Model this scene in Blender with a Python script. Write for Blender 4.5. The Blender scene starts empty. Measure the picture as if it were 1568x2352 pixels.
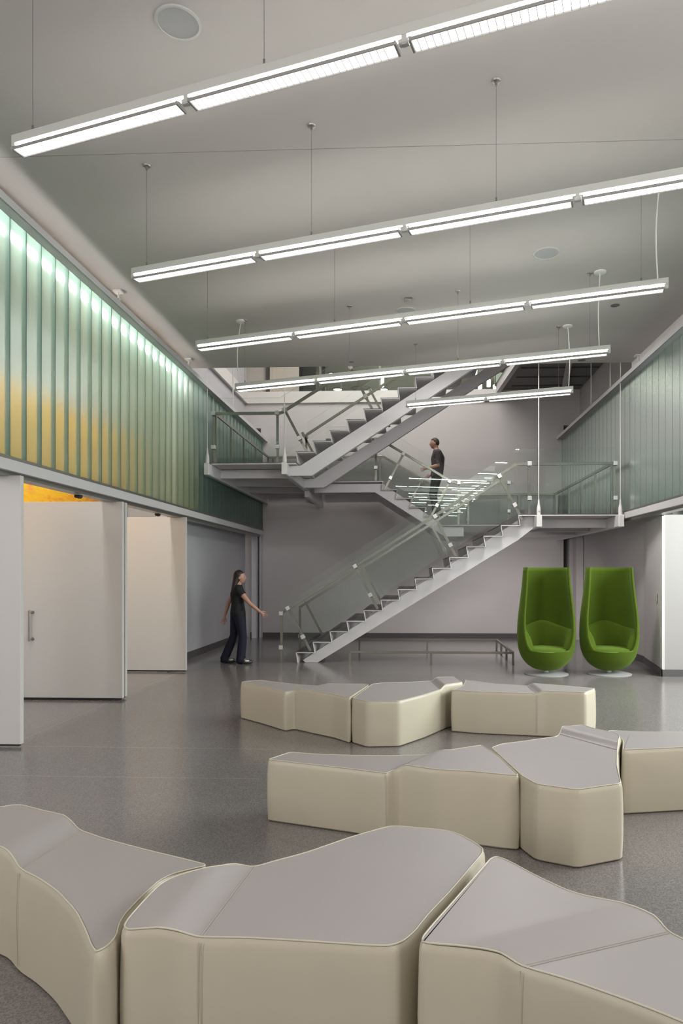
import bpy, bmesh, math, random
from mathutils import Vector, Matrix
random.seed(7)
PI = math.pi
S = bpy.context.scene
C = S.collection

# ------------------------------------------------------------------ camera, world, large lights, exposure
CAM_H = 1.58; FPX = 1568.0; TANA = 0.045; VPX = 940.0; HOR = 1315.0
YAW = math.atan(TANA); CX0 = VPX - FPX*TANA
cd = bpy.data.cameras.new('camera'); cam = bpy.data.objects.new('camera', cd); C.objects.link(cam)
cd.sensor_fit = 'VERTICAL'; cd.sensor_height = 36; cd.sensor_width = 24; cd.lens = 36*FPX/2352
cam.location = (0, 0, CAM_H); cam.rotation_euler = (PI/2, 0, YAW)
cd.shift_x = (784-CX0)/2352; cd.shift_y = (HOR-1176)/2352
cd.clip_start = .05; cd.clip_end = 100
S.camera = cam
w = bpy.data.worlds.new('world'); S.world = w; w.use_nodes = True
w.node_tree.nodes['Background'].inputs[0].default_value = (.80, .82, .88, 1)
w.node_tree.nodes['Background'].inputs[1].default_value = .25
vs = S.view_settings; vs.view_transform = 'Standard'; vs.look = 'None'; vs.gamma = 1; vs.use_curve_mapping = False
vs.exposure = -0.17
S.cycles.use_denoising = True
S.cycles.max_bounces = 9; S.cycles.transparent_max_bounces = 24; S.cycles.diffuse_bounces = 4
S.cycles.transmission_bounces = 8; S.cycles.glossy_bounces = 4
S.cycles.sample_clamp_indirect = 4; S.cycles.caustics_refractive = False; S.cycles.caustics_reflective = False
def area(name, loc, rot, sx, sy, power, col=(1, 1, 1)):
    d = bpy.data.lights.new(name, 'AREA'); d.shape = 'RECTANGLE'; d.size = sx; d.size_y = sy; d.energy = power; d.color = col
    o = bpy.data.objects.new(name, d); o.location = loc; o.rotation_euler = rot; C.objects.link(o); return o
area('back_wall_fill', (0, -1.2, 4.85), (math.radians(-48), 0, 0), 5, .8, 105, (1, .97, .94))  # added fill on the unseen back wall, gives the stair glass a haze
area('void_fill', (-.3, 14.0, 8.2), (0, 0, 0), 4.5, 3.0, 260, (1, .96, .90))  # added soft fill over the stair void, no visible lamp
area('right_glass_backlight', (6.6, 7.0, 3.3), (0, math.radians(90), 0), 2.8, 5.0, 800, (.93, 1, .98))  # added backlight panel facing the right glass, not a room fitting
area('hall_light_near', (0, 1.2, 4.8), (math.radians(28), 0, 0), 5.5, 1.2, 55, (1, .97, .93))
area('rear_wall_fill', (1.7, 10.5, 4.97), (0, 0, 0), 1.1, .9, 120, (1, .96, .95))  # added fill to brighten stair and rear wall, no ceiling lamp here
area('hall_fill_behind', (-6.2, -2.4, 2.9), (math.radians(76), 0, math.radians(-24)), 2.6, 2.2, 230, (1, .97, .94))  # added fill pair for upright faces, set aside from the glass reflections
area('hall_fill_behind', (6.4, -2.4, 2.9), (math.radians(76), 0, math.radians(24)), 2.6, 2.2, 230, (1, .97, .94))  # right one of the added fill pair
area('upper_floor_light', (0, 20.5, 7.2), (0, 0, 0), 6, 2.5, 60, (1, .95, .82))

# ------------------------------------------------------------------ pixel helpers (a pixel becomes a point in the room)
ca, sa = math.cos(YAW), math.sin(YAW)
def ray(u, v):
    x = (u-CX0)/FPX; y = -(v-HOR)/FPX
    return Vector((ca*x - sa, sa*x + ca, y))
def atZ(u, v, z): d = ray(u, v); return Vector((0, 0, CAM_H)) + d*((z-CAM_H)/d.z)
def atY(u, v, Y): d = ray(u, v); return Vector((0, 0, CAM_H)) + d*(Y/d.y)
def atX(u, v, X): d = ray(u, v); return Vector((0, 0, CAM_H)) + d*(X/d.x)

# ------------------------------------------------------------------ materials
def new_mat(name):
    m = bpy.data.materials.new(name); m.use_nodes = True
    nt = m.node_tree; b = nt.nodes['Principled BSDF']; return m, nt, b
def mat(name, col, rough=.6, metal=0, spec=.5, bump=0, bscale=40, vary=0, vscale=3):
    m, nt, b = new_mat(name)
    b.inputs['Base Color'].default_value = (*col, 1); b.inputs['Roughness'].default_value = rough
    b.inputs['Metallic'].default_value = metal; b.inputs['Specular IOR Level'].default_value = spec
    tc = nt.nodes.new('ShaderNodeTexCoord')
    n = nt.nodes.new('ShaderNodeTexNoise'); n.inputs['Scale'].default_value = vscale; n.inputs['Detail'].default_value = 4
    nt.links.new(tc.outputs['Object'], n.inputs['Vector'])
    mx = nt.nodes.new('ShaderNodeMix'); mx.data_type = 'RGBA'
    k = 1-vary
    mx.inputs['A'].default_value = (col[0]*k, col[1]*k, col[2]*k, 1); mx.inputs['B'].default_value = (*[min(1, c*(1+vary)) for c in col], 1)
    nt.links.new(n.outputs['Fac'], mx.inputs['Factor']); nt.links.new(mx.outputs['Result'], b.inputs['Base Color'])
    if bump:
        n2 = nt.nodes.new('ShaderNodeTexNoise'); n2.inputs['Scale'].default_value = bscale; n2.inputs['Detail'].default_value = 3
        nt.links.new(tc.outputs['Object'], n2.inputs['Vector'])
        bp = nt.nodes.new('ShaderNodeBump'); bp.inputs['Strength'].default_value = bump; bp.inputs['Distance'].default_value = .01
        nt.links.new(n2.outputs['Fac'], bp.inputs['Height']); nt.links.new(bp.outputs['Normal'], b.inputs['Normal'])
    return m
def emis(name, col, s):
    m, nt, b = new_mat(name)
    b.inputs['Base Color'].default_value = (.8, .8, .8, 1)
    b.inputs['Emission Color'].default_value = (*col, 1); b.inputs['Emission Strength'].default_value = s
    return m
M = {}
M['ceiling'] = mat('ceiling_paint', (.53, .498, .472), .85, vary=.02)
M['wall'] = mat('mauve_grey_paint', (.64, .61, .61), .7, vary=.02)
M['wallcool'] = mat('cool_grey_paint', (.58, .575, .61), .7, vary=.02)
M['white'] = mat('white_paint', (.80, .78, .76), .55, vary=.01)
M['cream'] = mat('cream_paint', (.78, .72, .63), .6, vary=.02)
M['door'] = mat('door_laminate', (.67, .655, .635), .38, vary=.015)
M['base'] = mat('baseboard_rubber', (.095, .085, .09), .5)
M['dark'] = mat('dark_grey_paint', (.10, .10, .10), .6)
M['black'] = mat('black_rubber', (.015, .015, .015), .4)
M['steelpaint'] = mat('light_grey_steel_paint', (.66, .645, .66), .42, vary=.01)
M['plate'] = mat('folded_plate_paint', (.70, .68, .69), .45, vary=.02)
M['tread'] = mat('dark_tread', (.11, .105, .105), .32, bump=.1, bscale=300, vary=.1)
M['steel'] = mat('brushed_steel', (.26, .255, .22), .34, metal=.85, vary=.05, vscale=20)
M['dsteel'] = mat('dark_steel', (.30, .29, .27), .35, metal=.8)
M['chrome'] = mat('satin_aluminium', (.66, .66, .66), .28, metal=.9)
M['fixture'] = mat('fixture_enamel', (.50, .51, .48), .45)
M['tray_metal'] = mat('reflector_metal', (.30, .295, .285), .5, metal=.1)
M['mirror'] = mat('louver_aluminium', (.85, .84, .82), .35, metal=.3)
M['tube'] = emis('fluorescent_tube', (1, .985, .95), 66)
M['tray'] = emis('louver_glow', (1, .97, .96), 4.5)
M['strip'] = emis('cove_tube', (1, 1, .97), 75)
M['glow'] = emis('pendant_glow', (1, .97, .88), 14)
M['cord'] = mat('white_cord', (.75, .74, .70), .5)
M['wire'] = mat('suspension_wire', (.16, .16, .15), .4, metal=.5)
M['vinyl'] = mat('cream_vinyl', (.54, .49, .385), .42, bump=.12, bscale=9, vary=.03, vscale=5)
M['vtop'] = mat('lavender_grey_vinyl', (.37, .34, .335), .43, bump=.1, bscale=7, vary=.03, vscale=4)
M['pipe'] = mat('cream_piping', (.60, .56, .45), .4)
M['stitch'] = mat('stitching', (.40, .37, .31), .6)
M['skin'] = mat('skin', (.50, .28, .21), .55)
M['lip'] = mat('lips', (.38, .14, .12), .5)
M['eye'] = mat('eye_white', (.38, .37, .36), .3)
M['bhair'] = mat('dark_brown_hair', (.020, .010, .009), .45, bump=.4, bscale=60)
M['mhair'] = mat('brown_hair', (.045, .032, .024), .5, bump=.4, bscale=60)
M['btop'] = mat('black_top', (.008, .008, .010), .8)
M['jeans'] = mat('dark_blue_denim', (.006, .007, .022), .8)
M['polo'] = mat('charcoal_purple_shirt', (.075, .062, .075), .85)
M['trouser'] = mat('black_trousers', (.010, .010, .012), .8)
M['shoew'] = mat('white_shoe', (.65, .65, .65), .5)
def green_fabric():
    m = mat('green_wool', (.066, .108, .007), .9, spec=.2, bump=.25, bscale=260, vary=.06, vscale=6)
    m.node_tree.nodes['Principled BSDF'].inputs['Sheen Weight'].default_value = .25
    m.node_tree.nodes['Principled BSDF'].inputs['Sheen Tint'].default_value = (.5, .8, .2, 1)
    return m
M['green'] = green_fabric()
def terrazzo():
    m, nt, b = new_mat('terrazzo_floor'); L = nt.links
    tc = nt.nodes.new('ShaderNodeTexCoord')
    v = nt.nodes.new('ShaderNodeTexVoronoi'); v.inputs['Scale'].default_value = 185
    L.new(tc.outputs['Object'], v.inputs['Vector'])
    bw = nt.nodes.new('ShaderNodeRGBToBW'); L.new(v.outputs['Color'], bw.inputs[0])
    r = nt.nodes.new('ShaderNodeValToRGB'); cr = r.color_ramp
    cr.elements[0].position = .25; cr.elements[0].color = (.155, .143, .141, 1)
    cr.elements[1].position = .8; cr.elements[1].color = (.26, .244, .237, 1)
    e = cr.elements.new(.5); e.color = (.21, .194, .19, 1)
    L.new(bw.outputs[0], r.inputs[0])
    # thin pale joint strips of the terrazzo
    sp = nt.nodes.new('ShaderNodeSeparateXYZ'); L.new(tc.outputs['Object'], sp.inputs[0])
    prev = None
    for out, val in (('Y', 6.06), ('Y', 5.18), ('X', -3.66)):
        a = nt.nodes.new('ShaderNodeMath'); a.operation = 'SUBTRACT'; L.new(sp.outputs[out], a.inputs[0]); a.inputs[1].default_value = val
        c = nt.nodes.new('ShaderNodeMath'); c.operation = 'ABSOLUTE'; L.new(a.outputs[0], c.inputs[0])
        d = nt.nodes.new('ShaderNodeMath'); d.operation = 'LESS_THAN'; L.new(c.outputs[0], d.inputs[0]); d.inputs[1].default_value = .0035
        if prev is None: prev = d
        else:
            q = nt.nodes.new('ShaderNodeMath'); q.operation = 'MAXIMUM'; L.new(prev.outputs[0], q.inputs[0]); L.new(d.outputs[0], q.inputs[1]); prev = q
    lt = nt.nodes.new('ShaderNodeMath'); lt.operation = 'LESS_THAN'; L.new(sp.outputs['X'], lt.inputs[0]); lt.inputs[1].default_value = -1.15
    q = nt.nodes.new('ShaderNodeMath'); q.operation = 'MULTIPLY'; L.new(prev.outputs[0], q.inputs[0]); L.new(lt.outputs[0], q.inputs[1])
    mx = nt.nodes.new('ShaderNodeMix'); mx.data_type = 'RGBA'; L.new(q.outputs[0], mx.inputs['Factor']); L.new(r.outputs[0], mx.inputs['A'])
    mx.inputs['B'].default_value = (.34, .32, .31, 1)
    L.new(mx.outputs['Result'], b.inputs['Base Color'])
    b.inputs['Roughness'].default_value = .17; b.inputs['Specular IOR Level'].default_value = .8
    return m
M['floor'] = terrazzo()
def channel_glass():
    m, nt, b = new_mat('channel_glass'); L = nt.links; nt.nodes.remove(b)
    out = nt.nodes['Material Output']
    tc = nt.nodes.new('ShaderNodeTexCoord'); n = nt.nodes.new('ShaderNodeTexNoise'); n.inputs['Scale'].default_value = 140
    L.new(tc.outputs['Object'], n.inputs['Vector'])
    bp = nt.nodes.new('ShaderNodeBump'); bp.inputs['Strength'].default_value = .25; bp.inputs['Distance'].default_value = .004
    L.new(n.outputs['Fac'], bp.inputs['Height'])
    rf = nt.nodes.new('ShaderNodeBsdfRefraction'); rf.inputs['Color'].default_value = (.74, .83, .76, 1); rf.inputs['Roughness'].default_value = .52; rf.inputs['IOR'].default_value = 1.10
    tl = nt.nodes.new('ShaderNodeBsdfTranslucent'); tl.inputs['Color'].default_value = (.44, .68, .58, 1)
    df = nt.nodes.new('ShaderNodeBsdfDiffuse'); df.inputs['Color'].default_value = (.09, .145, .125, 1)
    gl = nt.nodes.new('ShaderNodeBsdfGlossy'); gl.inputs['Roughness'].default_value = .22; gl.inputs['Color'].default_value = (.8, .9, .86, 1)
    L.new(bp.outputs['Normal'], gl.inputs['Normal'])
    m1 = nt.nodes.new('ShaderNodeMixShader'); m1.inputs[0].default_value = .52
    L.new(rf.outputs[0], m1.inputs[1]); L.new(tl.outputs[0], m1.inputs[2])
    m2 = nt.nodes.new('ShaderNodeMixShader'); m2.inputs[0].default_value = .30
    L.new(m1.outputs[0], m2.inputs[1]); L.new(df.outputs[0], m2.inputs[2])
    fr = nt.nodes.new('ShaderNodeFresnel'); fr.inputs[0].default_value = 1.4
    m3 = nt.nodes.new('ShaderNodeMixShader'); L.new(fr.outputs[0], m3.inputs[0])
    L.new(m2.outputs[0], m3.inputs[1]); L.new(gl.outputs[0], m3.inputs[2]); L.new(m3.outputs[0], out.inputs[0])
    return m
M['channel'] = channel_glass()
def clear_glass(name, tint, refl=1.5):
    m, nt, b = new_mat(name); L = nt.links; nt.nodes.remove(b); out = nt.nodes['Material Output']
    t = nt.nodes.new('ShaderNodeBsdfTransparent'); t.inputs[0].default_value = (*tint, 1)
    g = nt.nodes.new('ShaderNodeBsdfGlossy'); g.inputs['Roughness'].default_value = .01; g.inputs['Color'].default_value = (.85, 1, .93, 1)
    fr = nt.nodes.new('ShaderNodeFresnel'); fr.inputs[0].default_value = refl
    mx = nt.nodes.new('ShaderNodeMixShader'); L.new(fr.outputs[0], mx.inputs[0]); L.new(t.outputs[0], mx.inputs[1]); L.new(g.outputs[0], mx.inputs[2])
    L.new(mx.outputs[0], out.inputs[0]); return m
M['glass'] = clear_glass('balustrade_glass', (.985, .996, .99), 1.38)
def painting_mat():
    m, nt, b = new_mat('orange_canvas'); L = nt.links
    tc = nt.nodes.new('ShaderNodeTexCoord'); mp = nt.nodes.new('ShaderNodeMapping'); mp.inputs['Scale'].default_value = (1, 1.0, 3.4)
    L.new(tc.outputs['Object'], mp.inputs[0])
    n = nt.nodes.new('ShaderNodeTexNoise'); n.inputs['Scale'].default_value = 1.9; n.inputs['Detail'].default_value = 12; n.inputs['Roughness'].default_value = .7; n.inputs['Distortion'].default_value = .35
    L.new(mp.outputs[0], n.inputs['Vector'])
    r = nt.nodes.new('ShaderNodeValToRGB'); cr = r.color_ramp
    cr.elements[0].position = .30; cr.elements[0].color = (.62, .16, .03, 1)
    cr.elements[1].position = .72; cr.elements[1].color = (.60, .38, .20, 1)
    for p, c in ((.42, (.85, .30, .03, 1)), (.50, (.92, .50, .02, 1)), (.58, (.80, .48, .03, 1)), (.64, (.90, .28, .07, 1))):
        e = cr.elements.new(p); e.color = c
    L.new(n.outputs['Fac'], r.inputs[0]); L.new(r.outputs[0], b.inputs['Base Color']); b.inputs['Roughness'].default_value = .55
    return m
M['painting'] = painting_mat()
M['seal'] = mat('green_glass_joint', (.10, .19, .15), .35)
M['base_metal'] = mat('chair_base_aluminium', (.55, .55, .55), .4, metal=.25)
M['jointline'] = mat('ceiling_joint', (.26, .25, .24), .8)

# ------------------------------------------------------------------ mesh helpers
class MB:
    def __init__(s): s.bm = bmesh.new(); s.mi = 0
    def faces(s, vs, fs):
        V = [s.bm.verts.new(v) for v in vs]
        for f in fs:
            try: F = s.bm.faces.new([V[i] for i in f]); F.material_index = s.mi
            except ValueError: pass
        return V
    def box(s, a, b):
        x0, y0, z0 = (min(a[i], b[i]) for i in range(3)); x1, y1, z1 = (max(a[i], b[i]) for i in range(3))
        s.faces([(x0,y0,z0),(x1,y0,z0),(x1,y1,z0),(x0,y1,z0),(x0,y0,z1),(x1,y0,z1),(x1,y1,z1),(x0,y1,z1)],
                [(3,2,1,0),(4,5,6,7),(0,1,5,4),(1,2,6,5),(2,3,7,6),(3,0,4,7)])
        return s
    def bar(s, p, q, wd, ht, up=(0,0,1)):
        p = Vector(p); q = Vector(q); d = (q-p).normalized(); up = Vector(up)
        sd = d.cross(up)
        if sd.length < 1e-4: sd = d.cross(Vector((0,1,0)))
        sd.normalize(); u = sd.cross(d).normalized()
        a = sd*wd/2; b = u*ht/2
        vs_ = [p-a-b, p+a-b, p+a+b, p-a+b, q-a-b, q+a-b, q+a+b, q-a+b]
        s.faces(vs_, [(3,2,1,0),(4,5,6,7),(0,1,5,4),(1,2,6,5),(2,3,7,6),(3,0,4,7)]); return s
    def tube(s, pts, r, n=10, closed=False, cap=True):
        pts = [Vector(p) for p in pts]; N = len(pts); rings = []
        prevu = None
        for i, p in enumerate(pts):
            if closed: d = pts[(i+1) % N]-pts[i-1]
            else: d = pts[min(i+1, N-1)]-pts[max(i-1, 0)]
            d.normalize()
            if prevu is None:
                u = d.cross(Vector((0,0,1)))
                if u.length < 1e-3: u = d.cross(Vector((1,0,0)))
            else: u = prevu - d*prevu.dot(d)
            u.normalize(); prevu = u; w_ = d.cross(u)
            rr = r[i] if isinstance(r, (list, tuple)) else r
            rings.append([s.bm.verts.new(p+u*math.cos(2*PI*k/n)*rr+w_*math.sin(2*PI*k/n)*rr) for k in range(n)])
        for i in range(N if closed else N-1):
            A = rings[i]; B = rings[(i+1) % N]
            for k in range(n):
                f = s.bm.faces.new((A[k], A[(k+1) % n], B[(k+1) % n], B[k])); f.material_index = s.mi
        if cap and not closed:
            s.bm.faces.new(rings[0][::-1]).material_index = s.mi; s.bm.faces.new(rings[-1]).material_index = s.mi
        return s
    def lathe(s, prof, c=(0,0,0), n=32):
        rings = []
        for r, z in prof:
            if r < 1e-5: rings.append([s.bm.verts.new((c[0], c[1], c[2]+z))])
            else: rings.append([s.bm.verts.new((c[0]+r*math.cos(2*PI*k/n), c[1]+r*math.sin(2*PI*k/n), c[2]+z)) for k in range(n)])
        for A, B in zip(rings, rings[1:]):
            for k in range(n):
                k2 = (k+1) % n
                if len(A) == 1 and len(B) == 1: continue
                f = [A[0], B[k2], B[k]] if len(A) == 1 else ([A[k], A[k2], B[0]] if len(B) == 1 else [A[k], A[k2], B[k2], B[k]])
                s.bm.faces.new(f).material_index = s.mi
        return s
    def prism(s, poly, axis, a, b):
        # poly: 2D points, extruded along axis from a to b
        def P3(p, t): return {'y': (p[0], t, p[1]), 'x': (t, p[0], p[1]), 'z': (p[0], p[1], t)}[axis]
        n = len(poly)
        vs_ = [P3(p, a) for p in poly] + [P3(p, b) for p in poly]
        s.faces(vs_, [tuple(range(n))[::-1], tuple(range(n, 2*n))] + [(i, (i+1) % n, n+(i+1) % n, n+i) for i in range(n)])
        return s
    def build(s, name, m, parent=None, bevel=0, smooth=False, seg=2, norm=True):
        if norm: bmesh.ops.recalc_face_normals(s.bm, faces=s.bm.faces)
        me = bpy.data.meshes.new(name); s.bm.to_mesh(me); s.bm.free()
        for x in (m if isinstance(m, (list, tuple)) else [m]): me.materials.append(M[x] if isinstance(x, str) else x)
        o = bpy.data.objects.new(name, me); C.objects.link(o)
        if parent: o.parent = parent; o.matrix_parent_inverse = Matrix.Identity(4)
        if bevel:
            md = o.modifiers.new('bevel', 'BEVEL'); md.width = bevel; md.segments = seg; md.limit_method = 'ANGLE'
        if smooth:
            for p in me.polygons: p.use_smooth = True
            if smooth == 'auto': 
                try: me.set_sharp_from_angle(angle=math.radians(38))
                except Exception: pass
        return o
def tag(o, label=None, cat=None, group=None, kind=None):
    if label: o['label'] = label
    if cat: o['category'] = cat
    if group: o['group'] = group
    if kind: o['kind'] = kind
    return o
def empty(name, loc=(0,0,0), rz=0, label=None, cat=None, group=None, kind=None):
    o = bpy.data.objects.new(name, None); o.empty_display_size = .1; o.location = loc; o.rotation_euler = (0, 0, rz); C.objects.link(o)
    return tag(o, label, cat, group, kind)
def kids(o): return [c for c in bpy.data.objects if c.parent == o]
def copy_tree(o, parent=None):
    c = o.copy(); C.objects.link(c); c.parent = parent
    for ch in kids(o): copy_tree(ch, c)
    return c
def struct(name, mb, m, label=None, **k):
    o = mb.build(name, m, **k); tag(o, label, 'room', kind='structure'); return o

# ------------------------------------------------------------------ the room
CEIL = 4.99; YE = 11.25; GXL = -3.59; GXR = 3.65; YR = 16.6
struct('floor', MB().box((-7, -4, -.1), (8, 17, 0)), 'floor', 'grey speckled polished terrazzo floor with faint joint lines')
cm = MB().box((-7, -4, CEIL), (8, YE, CEIL+.25)); ceil = struct('ceiling', cm, 'ceiling', 'flat grey-white plaster ceiling over the lobby')
a_ = atZ(0, 361, CEIL); b_ = atZ(1568, 320, CEIL)
struct('trim_1', MB().bar((a_.x-2, a_.y-(b_.y-a_.y)/(b_.x-a_.x)*2, CEIL-.001), (b_.x+2, b_.y+(b_.y-a_.y)/(b_.x-a_.x)*2, CEIL-.001),    .0022, .002), 'jointline', 'hairline joint running across the ceiling')
struct('wall_rear', MB().box((-3.64, YR, 0), (3.70, YR+.2, 5.12)).box((-4.3, YR, 5.12), (2.2, YR+.2, 5.72)).box((2.2, YR, 5.12), (4.3, YR+.2, 5.97))
       .box((-4.3, YR, 0), (-3.82, YR+.2, 5.12)).box((3.84, YR, 0), (4.3, YR+.2, 5.12)), 'wall', 'mauve-grey rear wall behind the stair')
struct('trim_2', MB().box((-3.83, YR+.2, 0), (-3.63, YR+.26, 5.14)).box((3.69, YR+.2, 0), (3.85, YR+.26, 5.14)), 'dark', 'dark slots at both ends of the rear wall')
struct('wall_left', MB().box((-4.2, 11.2, 0), (-4.03, YR, 5.72)).box((-4.2, 11.2, 5.72), (-4.0, YR+.0, 8.6)), 'wallcool', 'cool grey wall below and beyond the left glass wall')
struct('wall_right', MB().box((4.09, 12.1, 0), (4.3, YR, 2.44)).box((4.09, 10.8, 2.44), (4.3, YR, 8.6)), 'wall', 'mauve-grey wall beyond the right glass wall')
# angled pier and bright frontal wall on the right
pr = MB().prism([(3.83, 10.55), (3.87, 10.55), (4.16, 12.12), (4.09, 12.12)], 'z', 0, 2.44)
struct('wall_pier', pr, 'wall', 'narrow angled wall face beside the bright wall')
struct('wall_side', MB().box((3.86, 10.56, 0), (8, 10.7, 2.46)).box((4.2, 10.56, 2.46), (8, 10.7, CEIL)), mat('side_wall_paint', (.36, .345, .335), .7), 'bright white wall facing the lobby at right')
struct('wall_far_right', MB().box((6.8, 2.0, 0), (6.95, 10.6, CEIL)), 'white', 'white wall of the room behind the right glass')
struct('wall_far_left', MB().box((-5.8, 2.0, 0), (-5.66, 13.6, CEIL)), 'wallcool', 'cream wall of the gallery behind the doors')
struct('wall_gallery_end', MB().box((-5.7, 13.5, 0), (-4.1, 13.65, CEIL)), 'white', 'cream end wall of the gallery')
struct('ceiling_gallery', MB().box((-6.5, YE, CEIL), (-4.2, 13.8, CEIL+.2)), 'ceiling', 'gallery ceiling')
struct('baseboard_rear', MB().box((-3.9, YR-.015, 0), (4.1, YR+.0, .11)), 'base', 'dark rubber baseboard along the rear wall')
struct('baseboard_left', MB().box((-4.03, 11.2, 0), (-4.015, YR, .13)), 'base', 'dark baseboard along the left wall')
struct('baseboard_right', MB().box((4.075, 12.1, 0), (4.09, YR, .12)).prism([(3.82, 10.545), (3.835, 10.545), (4.095, 12.12), (4.075, 12.12)], 'z', 0, .115).box((3.82, 10.545, 0), (8, 10.56, .105)), 'base', 'dark baseboard along the right walls')
struct('trim_12', MB().box((3.60, 4.9, 4.85), (3.72, YE, CEIL)), 'white', 'narrow strip between the right glass head and the ceiling')
# pilaster strips in the rear corners
struct('trim_3', MB().box((-3.80, 16.3, 0), (-3.68, YR-.02, 2.62)).box((-3.64, 16.42, 0), (-3.59, YR-.02, 2.62)), 'wallcool', 'narrow pilasters in the rear left corner')
struct('trim_4', MB().box((3.92, 16.25, 0), (4.08, YR-.02, 2.5)), 'wall', 'narrow pilaster in the rear right corner')
# upper slab edges
struct('trim_5', MB().box((-4.3, YR-.05, 5.72), (2.2, YR+.25, 6.0)), 'white', 'white upper floor edge above the rear wall')
struct('trim_6', MB().box((-4.0, YE, 5.72), (-3.96, YR, 6.0)), 'white', 'white band on the upper left wall')
struct('trim_7', MB().box((2.2, YR-.04, 5.72), (4.08, YR, 5.97)), 'wall', 'drop band under the upper floor at right')
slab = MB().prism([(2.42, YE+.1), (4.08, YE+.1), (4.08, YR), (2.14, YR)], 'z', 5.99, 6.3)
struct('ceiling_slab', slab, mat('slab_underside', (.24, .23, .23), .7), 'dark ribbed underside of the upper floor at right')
sb = MB()
sb.bar((2.13, YR-.05, 6.03), (2.40, YE+.2, 6.03), .10, .26)
sb.bar((3.68, YR-.1, 5.93), (3.22, 13.8, 5.93), .1, .12); sb.bar((3.22, 13.8, 5.93), (2.9, YE+.2, 5.93), .1, .12)
struct('trim_8', sb, 'wall', 'pale beams under the upper floor at right')
rb = MB()
for yy in (12.0, 12.7, 13.4, 14.1, 14.8, 15.5, 16.2): rb.box((2.4, yy, 5.965), (4.05, yy+.03, 5.99))
struct('trim_9', rb, 'dark', 'dark joints across the underside of the upper floor')
struct('ceiling_void', MB().box((-4.3, YE, 8.6), (4.4, YR+.5, 8.7)), 'white', 'high ceiling over the stair void')
struct('wall_void_front', MB().box((-4.3, YE-.1, CEIL+.25), (4.4, YE, 8.6)), 'white', 'wall over the lobby ceiling edge')
# upper storey behind the parapet
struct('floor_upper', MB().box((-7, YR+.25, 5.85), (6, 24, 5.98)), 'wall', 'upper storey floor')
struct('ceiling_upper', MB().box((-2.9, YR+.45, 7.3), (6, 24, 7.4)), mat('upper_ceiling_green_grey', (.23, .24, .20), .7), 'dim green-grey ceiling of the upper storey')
struct('wall_upper_back', MB().box((-7, 23.9, 5.9), (6, 24.1, 8.7)), 'cream', 'back wall of the upper storey')
struct('wall_upper_left', MB().box((-6.9, 17.6, 5.98), (-2.86, 17.75, 8.7)), 'cream', 'white wall block of the upper storey at left')
struct('trim_10', MB().box((-3.70, 17.5, 5.98), (-3.62, 17.6, 8.6)), 'dark', 'dark upright strip on the upper storey wall')
struct('trim_11', MB().box((-3.61, 17.52, 5.98), (-3.54, 17.6, 8.6)), 'cream', 'cream upright strip on the upper storey wall')
struct('window_5', MB().box((-2.86, 17.62, 5.98), (-2.42, 17.7, 8.6)).box((-2.30, 17.9, 5.98), (-2.22, 18.0, 7.3)), 'black', 'dark glazed strip of the upper storey')
struct('wall_back', MB().box((-7, -4.1, 0), (8, -4, CEIL)), 'wall', 'wall behind the viewer')

# ------------------------------------------------------------------ glass walls
def u_channel_mesh(pitch, z0, z1, side):
    mb = MB(); d = .06*side; g = .003
    y0 = g; y1 = pitch-g; r = .002
    prof = [(d, y0), (r*side, y0), (r*.3*side, y0+r*.3), (0, y0+r), (0, y1-r), (r*.3*side, y1-r*.3), (r*side, y1), (d, y1)]
    vs_ = [(x, y, z0) for x, y in prof]+[(x, y, z1) for x, y in prof]; n = len(prof)
    mb.faces(vs_, [(i, i+1, n+i+1, n+i) for i in range(n-1)])
    return mb
def glass_wall(name, X, side, y0, y1, label):
    root = empty(name, (X, y0, 0), 0, label, 'glass wall', kind='structure')
    pitch = .262; n = int((y1-y0)/pitch)
    first = u_channel_mesh(pitch, 2.61, 4.80, side).build('glass_channel', 'channel', root, norm=False)
    for i in range(1, n+1):
        c = first.copy(); C.objects.link(c); c.parent = root; c.location = (0, i*pitch, 0)
    js = MB()
    for i in range(0, n+1): js.box((-.0015*side, i*pitch-.0035, 2.62), (.012*side, i*pitch+.0035, 4.78))
    js.build('joint_seal', 'seal', root)
    L = y1-y0; i_ = -side
    MB().box((-.01*side, 0, 4.775), (.07*side, L, 4.85)).box((-.01*side, 0, 4.775), (.105*i_, L, 4.79)).box((.10*i_, 0, 4.775), (.115*i_, L, 4.845)).build('head_channel', 'steelpaint', root)
    MB().box((-.02*side, 0, 2.59), (.09*side, L, 2.625)).build('sill_channel', 'dsteel', root)
    MB().box((.035*i_, 0, 2.49), (.20*side, L, 2.592)).build('fascia_beam', 'steelpaint', root, bevel=.004)
    MB().box((.02*side, 0, 2.45), (.16*side, L, 2.49)).build('door_track', 'dsteel', root)
    return root
gl = glass_wall('window_1', GXL, -1, 3.37, YR-.01, 'left wall of upright greenish channel glass glowing orange and white')
gr = glass_wall('window_2', GXR, 1, 4.95, YR-.01, 'right wall of upright greenish channel glass, pale and bright near')
# tubes behind the left glass and behind the right glass
def tube_row(name, X, y0, y1, z, n, label):
    L = (y1-y0)/n
    first = None
    for i in range(n):
        if first is None:
            first = empty(name, (X, y0, z)); 
            MB().tube([(0, .04, 0), (0, L-.04, 0)], .016, 8).build('tube', 'strip', first)
            MB().box((-.05, .0, .02), (.045, L, .045)).build('housing', 'fixture', first)
            o = first
        else: o = copy_tree(first); o.location = (X, y0+i*L, z)
        tag(o, label, 'strip light', 'strip lights behind the '+('left' if X < 0 else 'right')+' glass wall')
tube_row('strip_light', -3.86, 4.2, 10.9, 4.78, 5, 'linear tube light glowing behind the top of the left channel glass')

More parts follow.
